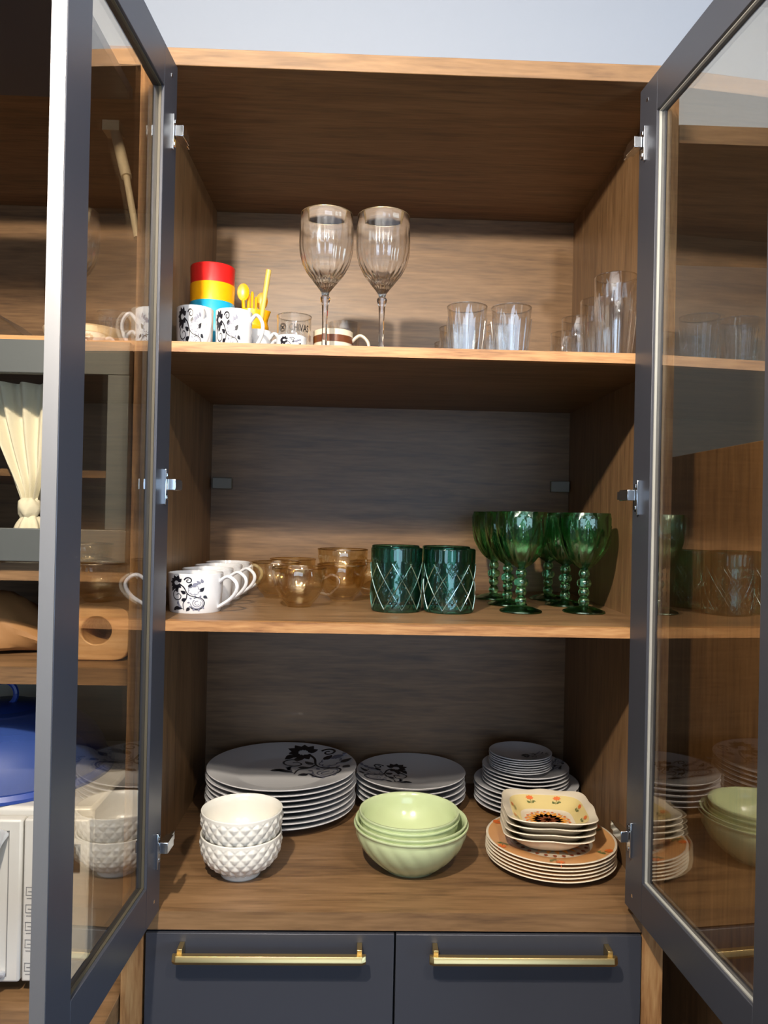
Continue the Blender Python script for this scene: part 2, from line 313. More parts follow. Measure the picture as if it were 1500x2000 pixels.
part('display', MB().box(-.556, -.49, .002, .0045, .086, .128), mat('display_black', (14, 15, 18), .15), cp)
for r_ in range(5):
    for cx_ in (-.5655, -.514):
        ic = MB(); zc = .055 - r_ * .027 if r_ < 4 else -.062
        q = .0065
        for (a, b_, c, e) in ((-q, q, q - .0008, q), (-q, q, -q, -q + .0008), (-q, -q + .0008, -q, q), (q - .0008, q, -q, q), (-.003, .004, -.001, 0), (-.005, .005, -q - .005, -q - .004)): ic.box(cx_ + a, cx_ + b_, .0038, .0046, zc + c, zc + e)
        part('button_icon', ic, MWD, cp)
for fx_ in (MX0 + .04, MX1 - .04):
    for fy_ in (.05, .34): part('foot', MB().lathe([(0, -.105), (.014, -.105), (.016, -.085), (0, -.085)], 16, (fx_, fy_)), BLACK, mw)

fc = thing('food_cover', (-.70, .195, .1785), 'blue mesh food cover resting on top of the microwave', 'food cover')
pr = [(.178 * math.cos(a) ** .75 if a < PI / 2 - .01 else 0, .188 + .108 * math.sin(a)) for a in [PI / 2 * i / 14 for i in range(15)]]
part('mesh_dome', MB().lathe(pr, 64, (-.70, .195)), MESH, fc, 'blue net dome')
part('rim', MB().lathe([(.176, .1785), (.190, .1785), (.191, .184), (.186, .191), (.177, .190), (.176, .1785)], 64, (-.70, .195)), BLUE, fc, 'solid blue plastic rim')
part('cap', MB().lathe([(.0, .292), (.072, .284), (.074, .288), (.05, .298), (0, .3)], 40, (-.70, .195)), BLUE, fc)
part('handle', MB().tube([(-.70 + .022 * math.cos(a), .195, .314 + .022 * math.sin(a)) for a in [2 * PI * i / 24 for i in range(25)]], .005, 8), BLUE, fc, 'blue ring handle')

wb = MB(); nn = 48; c0 = Vector((-.4925, 0, .4505)); ro, ri = [], []
for i in range(nn):
    t = 2 * PI * (i + .5) / nn; ct_, st_ = math.cos(t), math.sin(t)
    k = (abs(ct_) ** 5 + abs(st_) ** 5) ** (-1 / 5)
    ro.append((c0.x + .0525 * k * ct_, .4505 + .0445 * k * st_ - .0045)); ri.append((c0.x + .0245 * ct_, .4505 + .0225 * st_))
vs_ = [(a, .06, b_) for a, b_ in ro] + [(a, .06, b_) for a, b_ in ri] + [(a, .20, b_) for a, b_ in ro] + [(a, .20, b_) for a, b_ in ri]
fs = []
for i in range(nn):
    j = (i + 1) % nn
    fs += [(i, j, nn + j, nn + i), (2 * nn + j, 2 * nn + i, 3 * nn + i, 3 * nn + j), (j, i, 2 * nn + i, 2 * nn + j), (nn + i, nn + j, 3 * nn + j, 3 * nn + i)]
wb.add(vs_, fs); tag(part('wooden_holder', wb, W_PALE, None, bev=.002), 'rounded pale wooden block with a round hole on the niche shelf', 'holder')

bg = MB(); rows = 16; nn = 30; vs_ = []
for k in range(rows + 1):
    u = k / rows; x = -.80 + .218 * u; h = .052 * (1 - .72 * max(0, (u - .35) / .65) ** 1.8); dp = .075 * (1 - .5 * u * u)
    for i in range(nn):
        t = 2 * PI * i / nn; cr_ = 1 + .09 * math.sin(3 * t + 5 * u) + .06 * math.sin(5 * t - 8 * u) + random.uniform(-.03, .03)
        z = .401 + max(.0008, h * .95 + h * cr_ * math.sin(t)) * (1 + .08 * u); vs_.append((x + random.uniform(-.002, .002), .15 + dp * cr_ * math.cos(t), z))
fs = [(k * nn + i, k * nn + (i + 1) % nn, (k + 1) * nn + (i + 1) % nn, (k + 1) * nn + i) for k in range(rows) for i in range(nn)] + [tuple(range(nn))[::-1], tuple(rows * nn + i for i in range(nn))]
bg.add(vs_, fs); tag(part('paper_bag', bg, KRAFT, None, sharp=22), 'crumpled brown paper bag lying in the niche', 'bag')

cu = MB(); rows = 44; nn = 56; vs_ = []
for k in range(rows + 1):
    u = k / rows; z = .852 - .198 * u
    xr = -.556 - .042 * u ** 1.25; xl = -.72 + .098 * u ** .9
    for i in range(nn + 1):
        a = i / nn; y = .075 + (.012 - .004 * u) * math.sin(a * 2 * PI * 4.5 + 1.2 * math.sin(3 * u)) + .003 * math.sin(a * 31 + 4 * u)
        vs_.append((xl + (xr - xl) * a, y, z))
back = [(x, y + .002, z) for x, y, z in vs_]; nv = len(vs_); q = nn + 1
fs = [(k * q + i, k * q + i + 1, (k + 1) * q + i + 1, (k + 1) * q + i) for k in range(rows) for i in range(nn)]
fs2 = [tuple(nv + v for v in f[::-1]) for f in fs]
cu.add(vs_ + back, fs + fs2)
cuo = thing('curtain', (-.61, .075, .5625), 'off-white cloth curtain knotted at the bottom behind the flap glass', 'curtain')
part('drape', cu, CLOTH, cuo, sharp=60)
kn = MB(); kn.lathe([(0, .630), (.012, .632), (.0165, .639), (.0185, .648), (.0165, .657), (.012, .662), (0, .664)], 40, (-.6095, .072), lambda k, t, r, z: (r * (1 + .07 * math.sin(4 * t + z * 160)), z + .002 * math.sin(5 * t)))
part('knot', kn, CLOTH, cuo, sharp=60)
tl = MB(); tl.lathe([(.0, .636), (.012, .634), (.019, .622), (.027, .600), (.030, .5645), (.026, .5635), (.0, .60)], 40, (-.607, .072), lambda k, t, r, z: (r * (1 + .16 * math.sin(6 * t)), z))
part('tail', tl, CLOTH, cuo, sharp=60)

pc = thing('plastic_container', (-.72, .14, .914), 'clear plastic container lying tilted on the upper left shelf', 'container')
tp = MB(); tp.hexa([(-.80, .08, .9145), (-.605, .08, .9145), (-.605, .20, .9145), (-.80, .20, .9145), (-.80, .085, 1.012), (-.68, .085, .9700), (-.68, .195, .9700), (-.80, .195, 1.012)])
part('box', tp, FROST, pc, bev=.002)
part('lid', MB().lathe([(0, .9175), (.032, .9175), (.033, .9205), (.033, .936), (.031, .9375), (0, .9375)], 32, (-.686, .14)), P_RED, pc, 'red screw lid')
bb = MB().lathe([(0, .9145), (.040, .9145), (.062, .926), (.069, .951), (.066, .951), (.058, .929), (.038, .918), (0, .918)], 40, (-.545, .13)); tag(part('shallow_bowl', bb, BEIGE, None), 'shallow beige bowl on the upper left shelf', 'bowl')

# ------------------------------------------------------------------ neighbouring units on the right
ru = thing('fridge_surround', (.9, .3, FLOORZ), 'oak framed grey niche right of the open cabinet', 'cabinet')
part('top_panel', MB().box(WO + .001, 1.35, 0, D + .012, 1.246, 1.275), W_X, ru); part('side_panel', MB().box(1.33, 1.35, 0, D + .012, FLOORZ, 1.2455), W_Z, ru)
part('back_panel', MB().box(WO + .001, 1.33, D - .01, D + .012, FLOORZ, 1.2455), mat('charcoal_panel', (88, 88, 86), .6), ru)
tp_ = part('tall_cabinet', MB().box(.505, 1.30, -.34, .55, FLOORZ, .766), W_Z, None, bev=.001); tag(tp_, 'tall brown wooden cabinet standing in the niche behind the right door', 'cabinet')

# ------------------------------------------------------------------ printed decoration
def stroke(pts, w0, w1=None):
    P = [Vector((a, b_)) for a, b_ in pts]; w1 = w0 if w1 is None else w1; qs = []; L_, R_ = [], []
    for k, p in enumerate(P):
        t = (P[min(k + 1, len(P) - 1)] - P[max(k - 1, 0)]); t.normalize(); n_ = Vector((-t.y, t.x)); w_ = w0 + (w1 - w0) * k / (len(P) - 1)
        L_.append(p + n_ * w_ / 2); R_.append(p - n_ * w_ / 2)
    return [[L_[k], R_[k], R_[k + 1], L_[k + 1]] for k in range(len(P) - 1)]
def leaf(x, y, l, w_, ang, n=5):
    c, s = math.cos(ang), math.sin(ang); out = []
    g = lambda a, b_: Vector((x + a * c - b_ * s, y + a * s + b_ * c))
    for k in range(n):
        a, b_ = k / n, (k + 1) / n; wa, wb_ = w_ / 2 * math.sin(PI * a ** .7), w_ / 2 * math.sin(PI * b_ ** .7)
        out.append([g(l * a, wa), g(l * a, -wa), g(l * b_, -wb_), g(l * b_, wb_)])
    return out
def spiral(x, y, r0, r1, a0, a1, w_, n=22):
    return stroke([(x + (r0 + (r1 - r0) * k / n) * math.cos(a0 + (a1 - a0) * k / n), y + (r0 + (r1 - r0) * k / n) * math.sin(a0 + (a1 - a0) * k / n)) for k in range(n + 1)], w_, w_ * .6)
def curve2(*pts, n=7): return [(v.x, v.y) for v in smooth([(a, b_, 0) for a, b_ in pts], n)]
def floral(seed=1):
    """scrolling black and grey bouquet in a unit square -> [(poly, mat)]"""
    R_ = random.Random(seed); o = []
    A = lambda ps, m_: o.extend((p, m_) for p in ps)
    stroke = lambda pts, a, b_=None: globals()['stroke'](pts, a * 1.5, None if b_ is None else b_ * 1.6)
    spiral = lambda *a: globals()['spiral'](*a[:6], a[6] * 1.55, *a[7:])
    fx, fy = .22, .80
    for k in range(9):
        a = .5 + k * 2 * PI / 9 * .86; A(leaf(fx + .055 * math.cos(a), fy + .055 * math.sin(a), R_.uniform(.13, .18), .11, a + .25), 0)
    A(leaf(.13, .70, .16, .09, -1.9), 0); A(leaf(.20, .66, .14, .08, -1.2), 0)
    A(spiral(.53, .87, .10, .02, PI * .95, -PI * 1.6, .022), 0)
    A(stroke(curve2((.30, .78), (.42, .68), (.50, .52), (.60, .44), (.78, .40)), .022, .012), 0)
    A(stroke(curve2((.50, .52), (.48, .36), (.40, .22), (.42, .04)), .018, .01), 0)
    A(spiral(.26, .44, .17, .03, PI * .6, PI * 2.9, .018), 0)
    A(leaf(.47, .50, .16, .10, 2.6), 0); A(leaf(.36, .30, .15, .10, .5), 0); A(leaf(.14, .10, .26, .10, -.05), 0); A(leaf(.12, .02, .2, .08, .7), 0)
    A(leaf(.80, .56, .16, .10, .9), 0)
    for k in range(7):
        a = k * 2 * PI / 7; A(spiral(.66 + .09 * math.cos(a), .60 + .08 * math.sin(a), .055, .045, a - 1.6, a + 1.6, .012, 8), 1)
    for r_ in (.06, .11, .16, .19): A(spiral(.74, .24, r_, r_ * .82, r_ * 20, r_ * 20 + 4.6, .014 if r_ < .18 else .02, 14), 1 if r_ < .18 else 0)
    for k in range(8):
        a = 1.2 + k * .62; A(leaf(.74 + .17 * math.cos(a), .24 + .17 * math.sin(a), .07, .05, a), 1)
    for k in range(4): A(leaf(.86 - .05 * k, .80 - .02 * k, .13, .075, 1.9 + .5 * k), 1)
    A(leaf(.55, .66, .15, .10, 1.2), 0); A(leaf(.62, .74, .12, .08, .3), 1); A(leaf(.88, .44, .13, .09, -.6), 0); A(leaf(.56, .12, .14, .09, -2.2), 0)
    for k in range(5): A(leaf(.24 + .03 * k, .20 - .02 * k, .12, .05, 1.2 + .35 * k), 1)
    return o
def on_cyl(R_, zc, hgt, th0, wid):
    def g(p):
        t = th0 + (p.x - .5) * wid / R_; r = R_ + .0004
        return (r * math.cos(t), r * math.sin(t), zc + (p.y - .5) * hgt)
    return g
def decal(polys, fn):
    mb = MB()
    for p, m_ in polys: mb.add([fn(q_) for q_ in p], [tuple(range(len(p)))], m_)
    return mb

# ------------------------------------------------------------------ crockery builders (local space, base at z = 0)
def plate_prof(R_, h, well=.62, th=.0035, foot=.56, deep=.0045):
    return [(0, .001), (foot * R_ - .004, .001), (foot * R_ - .003, 0), (foot * R_, 0), (foot * R_ + .002, .002), (well * R_ + .006, deep * .8), (R_ * .86, h * .62), (R_ - .0008, h - .0022), (R_, h - .0008), (R_ - .001, h),
            (R_ - .004, h - .0006), (R_ * .86, h * .62 + th), (well * R_ + .004, deep + th * .8), (well * R_ - .006, deep), (0, deep)]
def plate_z(prof, r):
    up = prof[9:]
    for (a, za), (b_, zb) in zip(up, up[1:]):
        if b_ <= r <= a: return zb + (za - zb) * (r - b_) / (a - b_ + 1e-9)
    return up[-1][1]
def handle_pts(R_, h, out, top=.86, bot=.12, ear=True):
    if ear: return smooth([(R_ - .003, 0, h * (top - .10)), (R_ + out * .45, 0, h * (top + .06)), (R_ + out * .95, 0, h * (top - .08)), (R_ + out, 0, h * .58), (R_ + out * .62, 0, h * .34), (R_ - .003, 0, h * bot)], 6)
    return smooth([(R_ - .003, 0, h * top), (R_ + out * .7, 0, h * (top + .02)), (R_ + out, 0, h * (top + bot) / 2), (R_ + out * .6, 0, h * (bot + .1)), (R_ - .003, 0, h * bot)], 6)
MESHES = {}
def mesh(key, fn):
    if key not in MESHES: MESHES[key] = fn()
    return MESHES[key]
def cup_prof(R_, h, tap=.93, th=.0028):
    return [(0, .002), (R_ * tap - .006, .002), (R_ * tap - .004, 0), (R_ * tap - .001, 0), (R_ * tap, .002), (R_ * (tap + 1) / 2 + .0004, h * .5), (R_, h - .001), (R_ - .001, h), (R_ - th + .0005, h), (R_ - th, h - .001), (R_ * tap - th, .008), (R_ * tap - th - .005, .005), (0, .005)]

def china_cup(x, y, z, R_, h, rz, label, group, printed=True, hout=.024, th0=-PI / 2, pw=.055, phs=.85, name='teacup', cat='cup', mt=None):
    t = thing(name, (x, y, z), label, cat, group, rz)
    k = (round(R_, 4), round(h, 4))
    link('body', mesh(('cb', k, mt and mt.name), lambda: MB().lathe(cup_prof(R_, h), 56).mesh('cup_body', mt or PORC)), t)
    link('handle', mesh(('ch', k, hout, mt and mt.name), lambda: MB().tube(handle_pts(R_ * .985, h, hout), .0033, 10, flat=1.25).mesh('cup_handle', mt or PORC)), t)
    if printed:
        rr = lambda zf: R_ * (.93 + .07 * zf)
        def fn(p):
            zf = .5 + (p.y - .5) * phs; r = rr(zf) + .0007; tt = th0 - rz + (p.x - .5) * pw / R_
            return (r * math.cos(tt), r * math.sin(tt), h * zf)
        tag(link('floral_print', decal(floral(), fn).mesh('cup_print', [INK, INKG]), t), 'black scrolling flower print')
    return t
# ---- top shelf
def quick(name, loc, label, cat, mb, m_, group=None, rz=0, sharp=38): return tag(link(name, mb.mesh(name, m_, sharp=sharp), None, loc, rz), label, cat, group)
G1 = 'tall floral mugs on the top shelf'
china_cup(-.3645, .15, Z1, .0318, .0895, -.9, 'tall white floral mug at the left end of the top shelf', G1, True, .022, -PI / 2 - .05, .05, .9, 'mug', 'mug')
china_cup(-.2965, .15, Z1, .0318, .0862, -.25, 'tall white floral mug in front of the yellow jug', G1, True, .022, -PI / 2 - .25, .052, .9, 'mug', 'mug')
for i, (m_, nm) in enumerate(((P_BLU, 'sky blue'), (P_YEL, 'yellow'), (P_RED, 'red'))):
    quick('plastic_tumbler', (-.3575, .262, Z1 + .0345 * i), nm + ' plastic tumbler in the three-colour stack on the top shelf', 'tumbler',
          MB().lathe([(0, .0), (.0365, .0), (.0378, .002), (.0418, .127), (.0412, .128), (.0402, .127), (.0366, .006), (0, .004)], 56), m_, 'stacked plastic tumblers')
jg = thing('plastic_jug', (-.2915, .31, Z1), 'yellow plastic jug holding spoons on the top shelf', 'jug')
def jfn(k, t, r, z):
    return (r * (1 + (.28 * max(0, math.cos(t + .3)) ** 14 if z > .108 else 0)), z)
link('body', MB().lathe([(0, 0), (.031, 0), (.033, .003), (.0335, .092), (.0350, .094), (.0350, .100), (.0325, .108), (.0325, .128), (.0305, .128), (.0305, .10), (.030, .006), (0, .005)], 56, fn=jfn).mesh('jug', P_YEL), jg)
tag(link('sticker', decal([(leaf(0, 0, 1, .5, 1.5)[k], 0) for k in range(5)] + [(q_, 0) for q_ in leaf(.1, .3, .6, .4, .4)], lambda p: ((.0341) * math.cos(-1.0 + p.x * .2), .0341 * math.sin(-1.0 + p.x * .2), .055 + .022 * p.y)).mesh('sticker', [P_RED]), jg), 'small red motif')
def spoon(x, y, z, dx, dy, L_, label):
    t = thing('plastic_spoon', (x, y, z), label, 'spoon', 'yellow spoons in the jug')
    link('stem', MB().tube([(0, 0, 0), (dx * .5, dy * .5, L_ * .5), (dx, dy, L_)], [.0028, .0028, .0035], 8).mesh('stem', P_YEL), t)
    bw = MB(); n = 20; vs_ = [(dx, dy + .003, L_ + .016)]
    for ring, (f_, dp) in enumerate(((.55, .0025), (1, 0), (1.0, -.0015))):
        for i in range(n):
            a = 2 * PI * i / n; vs_.append((dx + .0115 * f_ * math.cos(a), dy + dp, L_ + .016 + .017 * f_ * math.sin(a)))
    fs = [(0, 1 + (i + 1) % n, 1 + i) for i in range(n)] + [(1 + r_ * n + i, 1 + r_ * n + (i + 1) % n, 1 + (r_ + 1) * n + (i + 1) % n, 1 + (r_ + 1) * n + i) for r_ in range(2) for i in range(n)]
    vs_.append((dx, dy + .0035, L_ + .016)); c_ = len(vs_) - 1
    fs += [(c_, 1 + 2 * n + i, 1 + 2 * n + (i + 1) % n) for i in range(n)]
    bw.add(vs_, fs); link('bowl', bw.mesh('spoon_bowl', P_YEL, sharp=60), t)
spoon(-.293, .295, Z1 + .006, -.011, -.004, .140, 'yellow plastic spoon at the left of the jug, bowl facing out')
spoon(-.285, .318, Z1 + .006, .013, .004, .132, 'yellow plastic spoon behind the stick in the jug')
for i, (dx, L_) in enumerate(((-.296, .155), (-.289, .160), (-.2815, .150))):
    quick('stirrer', (dx, .302, Z1 + .006), ('short yellow stirrer left of centre in the jug', 'short yellow stirrer in the middle of the jug', 'short yellow stirrer nearest the long stick in the jug')[i], 'stirrer',
          MB().tube([(0, 0, 0), (.001, -.002, L_ - .004), (.001, -.002, L_)], [.0022, .0030, .0018], 8), P_YEL, 'stirrers in the jug')
quick('stick', (-.283, .298, Z1 + .008), 'long pale yellow stick leaning out of the jug', 'stick', MB().tube([(0, 0, 0), (.0140, -.008, .1), (.028, -.015, .196)], [.0042, .0046, .0052], 12), P_STK)
china_cup(-.2655, .222, Z1, .0265, .070, -.35, 'small plain white cup behind the handle of the tall mug', 'small white cups', False, .019)
china_cup(-.3515, .362, Z1, .030, .105, 1.6, 'white cup between the tumbler stack and the yellow jug', 'small white cups', False, .019)
china_cup(-.1930, .122, Z1, .0258, .0385, 2.6, 'low white floral cup in front of the lettered whisky glass', 'small white cups', True, .016, -PI / 2 + .1, .045, .8)
def glass_rim(r, h): return MB().lathe([(r + .0010 * math.cos(t_), h + .0010 * math.sin(t_)) for t_ in [2 * PI * i / 8 for i in range(9)]], 48)
# lettered whisky glass
wg = thing('whisky_glass', (-.1975, .215, Z1), 'short clear glass lettered CHIVAS on the top shelf', 'glass')
link('body', MB().lathe([(0, 0), (.027, 0), (.029, .003), (.0318, .097), (.0312, .098), (.0302, .097), (.0278, .018), (.024, .013), (0, .012)], 56).mesh('whisky_glass', glass('whisky_clear_glass', (.985, .985, .98), 1.45, .02)), wg)
link('rim', glass_rim(.0311, .0975).mesh('glass_rim', CLEAR), wg)
fcv = bpy.data.curves.new('lettering', 'FONT'); fcv.body = 'CHIVAS'; fcv.size = .0175; fcv.offset = .0003; fcv.align_x = 'CENTER'; fcv.resolution_u = 3
fo = bpy.data.objects.new('lettering', fcv); COL.objects.link(fo); bpy.context.view_layer.update()
dg = bpy.context.evaluated_depsgraph_get(); tm = bpy.data.meshes.new_from_object(fo.evaluated_get(dg)); bpy.data.objects.remove(fo)
for v in tm.vertices:
    zf = .0655 + v.co.y; r = .0291 + .0028 * zf / .097 + .0007; t = -PI / 2 + .42 + v.co.x * .66 / r; v.co = (r * math.cos(t), r * math.sin(t), zf)
tm.materials.clear(); tm.materials.append(mat('dark_brown_print', (30, 22, 16), .4)); tag(link('logo_print', tm, wg), 'dark lettering CHIVAS')
em = [(q_, 0) for r_ in (.5, .38) for q_ in spiral(0, 0, r_, r_, 0, 2 * PI, .09, 24)] + [(q_, 0) for k in range(4) for q_ in leaf(0, 0, .36, .2, k * PI / 2 + .78)]
link('emblem_print', decal(em, lambda p: (.0315 * math.cos(-PI / 2 - .62 + p.x * .46), .0315 * math.sin(-PI / 2 - .62 + p.x * .46), .0715 + p.y * .0150)).mesh('emblem', [MATS['dark_brown_print']]), wg)
# striped coffee cup
cc = china_cup(-.127, .255, Z1, .0378, .080, -.15, 'cream coffee cup with a brown band behind the wine glass stem', None, False, .030, mt=CREAM)
link('stripe', MB().lathe([(.0371, .056), (.0377, .056), (.0380, .069), (.0373, .069), (.0371, .056)], 56).mesh('stripe', mat('brown_glaze', (104, 58, 34), .25)), cc)
quick('glass_tumbler', (-.110, .372, Z1), 'plain clear glass behind the banded coffee cup', 'glass', MB().lathe([(0, 0), (.029, 0), (.0305, .003), (.0334, .125), (.0328, .126), (.032, .125), (.029, .012), (0, .010)], 48), THIN)
# wine glasses
def wine(x, y, label):
    t = thing('wine_glass', (x, y, Z1), label, 'wine glass', 'tall wine glasses')
    bp = [(.0055, .120), (.0075, .1285), (.013, .137), (.022, .148), (.033, .162), (.0415, .178), (.0462, .198), (.0475, .216), (.0470, .240), (.0457, .2642), (.0452, .265), (.0447, .2642), (.0460, .240), (.0465, .216), (.0452, .198), (.0403, .179), (.031, .164), (.018, .154), (.006, .150), (0, .1495)]
    fn = lambda k, tt, r, z: (r + (.0007 * math.cos(20 * tt) * max(0, min(1, (.255 - z) / .03)) if r > .012 else 0), z)
    link('bowl', mesh('winebowl', lambda: MB().lathe(bp, 160, fn=fn).mesh('wine_bowl', CLEAR, sharp=60)), t)
    link('rim', mesh('winerim', lambda: MB().lathe([(.0448, .2646), (.0459, .2646), (.0459, .2656), (.0448, .2656), (.0448, .2646)], 64).mesh('rim', mat('gilt_rim', (214, 190, 150), .2, .8))), t, )
    sp = [(0, .004), (.0062, .004), (.0062, .012), (.0048, .03), (.0046, .08), (.0056, .105), (.0088, .115), (.0092, .119), (.0060, .1225), (0, .1225)]
    link('stem', mesh('winestem', lambda: MB().lathe(sp, 10).mesh('wine_stem', CLEAR2, sharp=25)), t)
    link('foot', mesh('winefoot', lambda: MB().lathe([(0, 0), (.036, 0), (.037, .0012), (.036, .0022), (.012, .004), (0, .0042)], 48).mesh('wine_foot', CLEAR)), t)
wine(-.1385, .16, 'left of the two tall ribbed wine glasses'); wine(-.038, .16, 'right of the two tall ribbed wine glasses')
# faceted tumblers
def facet_tumbler(R_, h, n=10, lip=.80):
    N = n * 8
    def fn(k, t, r, z):
        q_ = 1
        if k in (2, 3, 4, 5):
            a = (t % (2 * PI / n)) - PI / n; q_ = math.cos(PI / n) / math.cos(a) * 1.012
            if k == 5: z = z + .0035 * (1 - abs(a) / (PI / n)) * 2 - .0035
        return r * q_, z
    return MB().lathe([(0, 0), (R_ * .70, 0), (R_ * .74, .003), (R_ * .80, h * .28), (R_ * .90, h * .6), (R_ * .965, h * lip - .002), (R_ * .965, h * lip + .004), (R_, h - .0008), (R_ - .0008, h), (R_ - .0018, h - .0008), (R_ * .915, h * lip), (R_ * .70, .016), (R_ * .55, .011), (0, .010)], N, fn=fn)
def glass_lines(mb, n, pts, rr, rim, h):   # solid ridges and rim added to a thin-walled glass
    for k in range(n):
        a = 2 * PI * (k + .5) / n; mb.tube([(r * math.cos(a), r * math.sin(a), z) for r, z in pts], rr, 6, mi=1)
    mb.lathe([(rim + .0011 * math.cos(t_), h + .0011 * math.sin(t_)) for t_ in [2 * PI * i / 8 for i in range(9)]], 48, mi=1); return mb
G2 = 'faceted clear tumblers in rows on the top shelf'
FT = glass_lines(facet_tumbler(.0350, .1012), 10, [(.0350 * .765, .004), (.0350 * .845, .030), (.0350 * .945, .061), (.0350 * 1.0, .080)], .0011, .0341, .1008).lathe([(0, .0015), (.0235, .0015), (.0235, .0095), (0, .0095)], 40, mi=1).mesh('facet_tumbler', [THIN, CLEAR], sharp=14)
for px, y, lb in ((.1098, .13, 'clear faceted tumbler at the front left of the tumbler rows'), (.1871, .13, 'clear faceted tumbler at the front right of the tumbler rows'), (.1115, .285, 'clear faceted tumbler in the middle of the left tumbler row'), (.190, .27, 'clear faceted tumbler in the middle of the right tumbler row'), (.1145, .415, 'clear faceted tumbler at the back of the left tumbler row'), (.196, .41, 'clear faceted tumbler at the back of the right tumbler row')):
    tag(link('facet_tumbler', FT, None, (px, y, Z1)), lb, 'tumbler', G2)
def tall_glass(R_, h):
    return MB().lathe([(0, 0), (R_ * .66, 0), (R_ * .70, .003), (R_ * .72, h * .12), (R_ * .86, h * .38), (R_ * .98, h * .66), (R_, h - .001), (R_ - .0007, h), (R_ - .0016, h - .001), (R_ * .93, h * .66), (R_ * .81, h * .38), (R_ * .66, h * .13), (0, h * .11)], 96,
                      fn=lambda k, t, r, z: (r + (.0006 * math.cos(12 * t) if 2 < k < 6 else 0), z))
G3 = 'tall clear glasses at the right end'
for (x, y, R_, h, lb) in ((.3765, .15, .0372, .167, 'tall clear beer glass at the front, beside the right door'), (.3765, .242, .0362, .150, 'tall clear glass second from the front of the right-hand row'), (.362, .33, .0345, .138, 'clear glass third from the front of the right-hand row'), (.362, .43, .032, .132, 'clear glass at the back of the right-hand row')):
    quick('tall_glass', (x, y, Z1), lb, 'glass', glass_lines(tall_glass(R_, h), 8, [(R_ * .72, h * .05), (R_ * .73, h * .14), (R_ * .865, h * .38), (R_ * .985, h * .66), (R_ * .995, h * .80)], .0009, R_ - .001, h - .0004).lathe([(0, .0015), (R_ * .6, .0015), (R_ * .62, h * .10), (0, h * .10)], 40, mi=1), [THIN, CLEAR], G3, sharp=50)

# ---- middle shelf
G4 = 'white cups in a row on the middle shelf'
for i, (x, y, lb) in enumerate(((-.348, .128, 'white floral teacup nearest the front of its row'), (-.3475, .226, 'second white teacup from the front of its row'), (-.346, .324, 'third white teacup from the front of its row'), (-.345, .422, 'white teacup at the back of its row'))):
    china_cup(x, y, Z2, .0465, .066, -.30, lb, G4, True, .031, -PI / 2 - .10, .072, .90)
def amber_cup(x, y, z, rz, lb):
    t = thing('glass_cup', (x, y, z), lb, 'glass cup', 'amber glass cups', rz)
    pf = [(0, 0), (.021, 0), (.0235, .002), (.024, .005), (.034, .016), (.0435, .034), (.0485, .054), (.0500, .0705), (.0494, .0715), (.0486, .0705), (.0468, .054), (.0415, .034), (.032, .018), (.02, .008), (0, .007)]
    link('body', mesh('amber', lambda: MB().lathe(pf, 96, fn=lambda k, tt, r, zz: (r + (.0007 * math.cos(16 * tt) if 3 < k < 7 else 0), zz)).mesh('amber_cup', AMBER, sharp=60)), t)
    link('rim', mesh('amberrim', lambda: glass_rim(.0494, .0712).mesh('amber_rim', AMBR)), t)
    link('handle', mesh('amberh', lambda: MB().tube(smooth([(.0470, 0, .052), (.060, 0, .060), (.073, 0, .054), (.0745, 0, .042), (.064, 0, .030), (.056, 0, .024), (.040, 0, .0265)], 6), .0038, 10).mesh('amber_handle', AMBER)), t)
amber_cup(-.178, .212, Z2, -.18, 'amber glass cup nearest the front of the middle shelf')
amber_cup(-.236, .352, Z2, 1.7, 'amber glass cup at the left, behind the front amber cup')
amber_cup(-.102, .322, Z2, -.25, 'lower amber glass cup of the stacked pair')
amber_cup(-.102, .326, Z2 + .030, -.9, 'upper amber glass cup of the stacked pair')
amber_cup(-.214, .478, Z2, 1.4, 'amber glass cup at the back of the middle shelf')
amber_cup(-.040, .440, Z2, 2.8, 'amber glass cup half hidden behind the green tumblers')
def tumbler_green():
    R_, h = .0455, .113; prof = [(0, 0), (.041, 0), (.0435, .002)]
    zs = [.004 + (h - .006) * i / 40 for i in range(41)]; prof += [(R_ - .0012 + .0012 * z / h, z) for z in zs]; K = len(prof)
    prof += [(R_ - .0004, h - .0006), (R_ - .0016, h), (R_ - .003, h - .001), (R_ - .004, .02), (R_ - .010, .014), (0, .013)]
    def fn(k, t, r, z):
        if 3 <= k < K and z < .088:
            u = t / (2 * PI) * 9; v = z / .052
            d_ = min(abs(((u + v) % 1) - .5), abs(((u - v) % 1) - .5)); r = r - .0010 * (1 if ((u * 4) % 1 < .5) ^ ((v * 6) % 1 < .5) else 0) * (1 if d_ > .16 else 0)
        elif 3 <= k < K: r = r + .0005 * math.cos(18 * t)
        return r, z
    return MB().lathe(prof, 216, fn=fn).mesh('green_tumbler', TEAL, sharp=30)
TG = tumbler_green()
def lattice():
    mb = MB()
    for k in range(9):
        for s_ in (1, -1):
            mb.tube([((.0458 + .0006 * i / 14) * math.cos(2 * PI * (k + s_ * 1.55 * i / 14) / 9), (.0458 + .0006 * i / 14) * math.sin(2 * PI * (k + s_ * 1.55 * i / 14) / 9), .006 + .080 * i / 14) for i in range(15)], .0009, 5)
    return mb.mesh('cut_lattice', LATT)
LG = lattice()
for x, y, lb in ((-.0015, .176, 'front left dark green cross-cut glass tumbler'), (.0935, .174, 'front right dark green cross-cut glass tumbler'), (.001, .282, 'back left dark green cross-cut glass tumbler'), (.099, .284, 'back right dark green cross-cut glass tumbler')):
    o = tag(link('green_tumbler', TG, None, (x, y, Z2), random.uniform(0, 6)), lb, 'tumbler', 'dark green tumblers'); link('cut_lattice', LG, o)
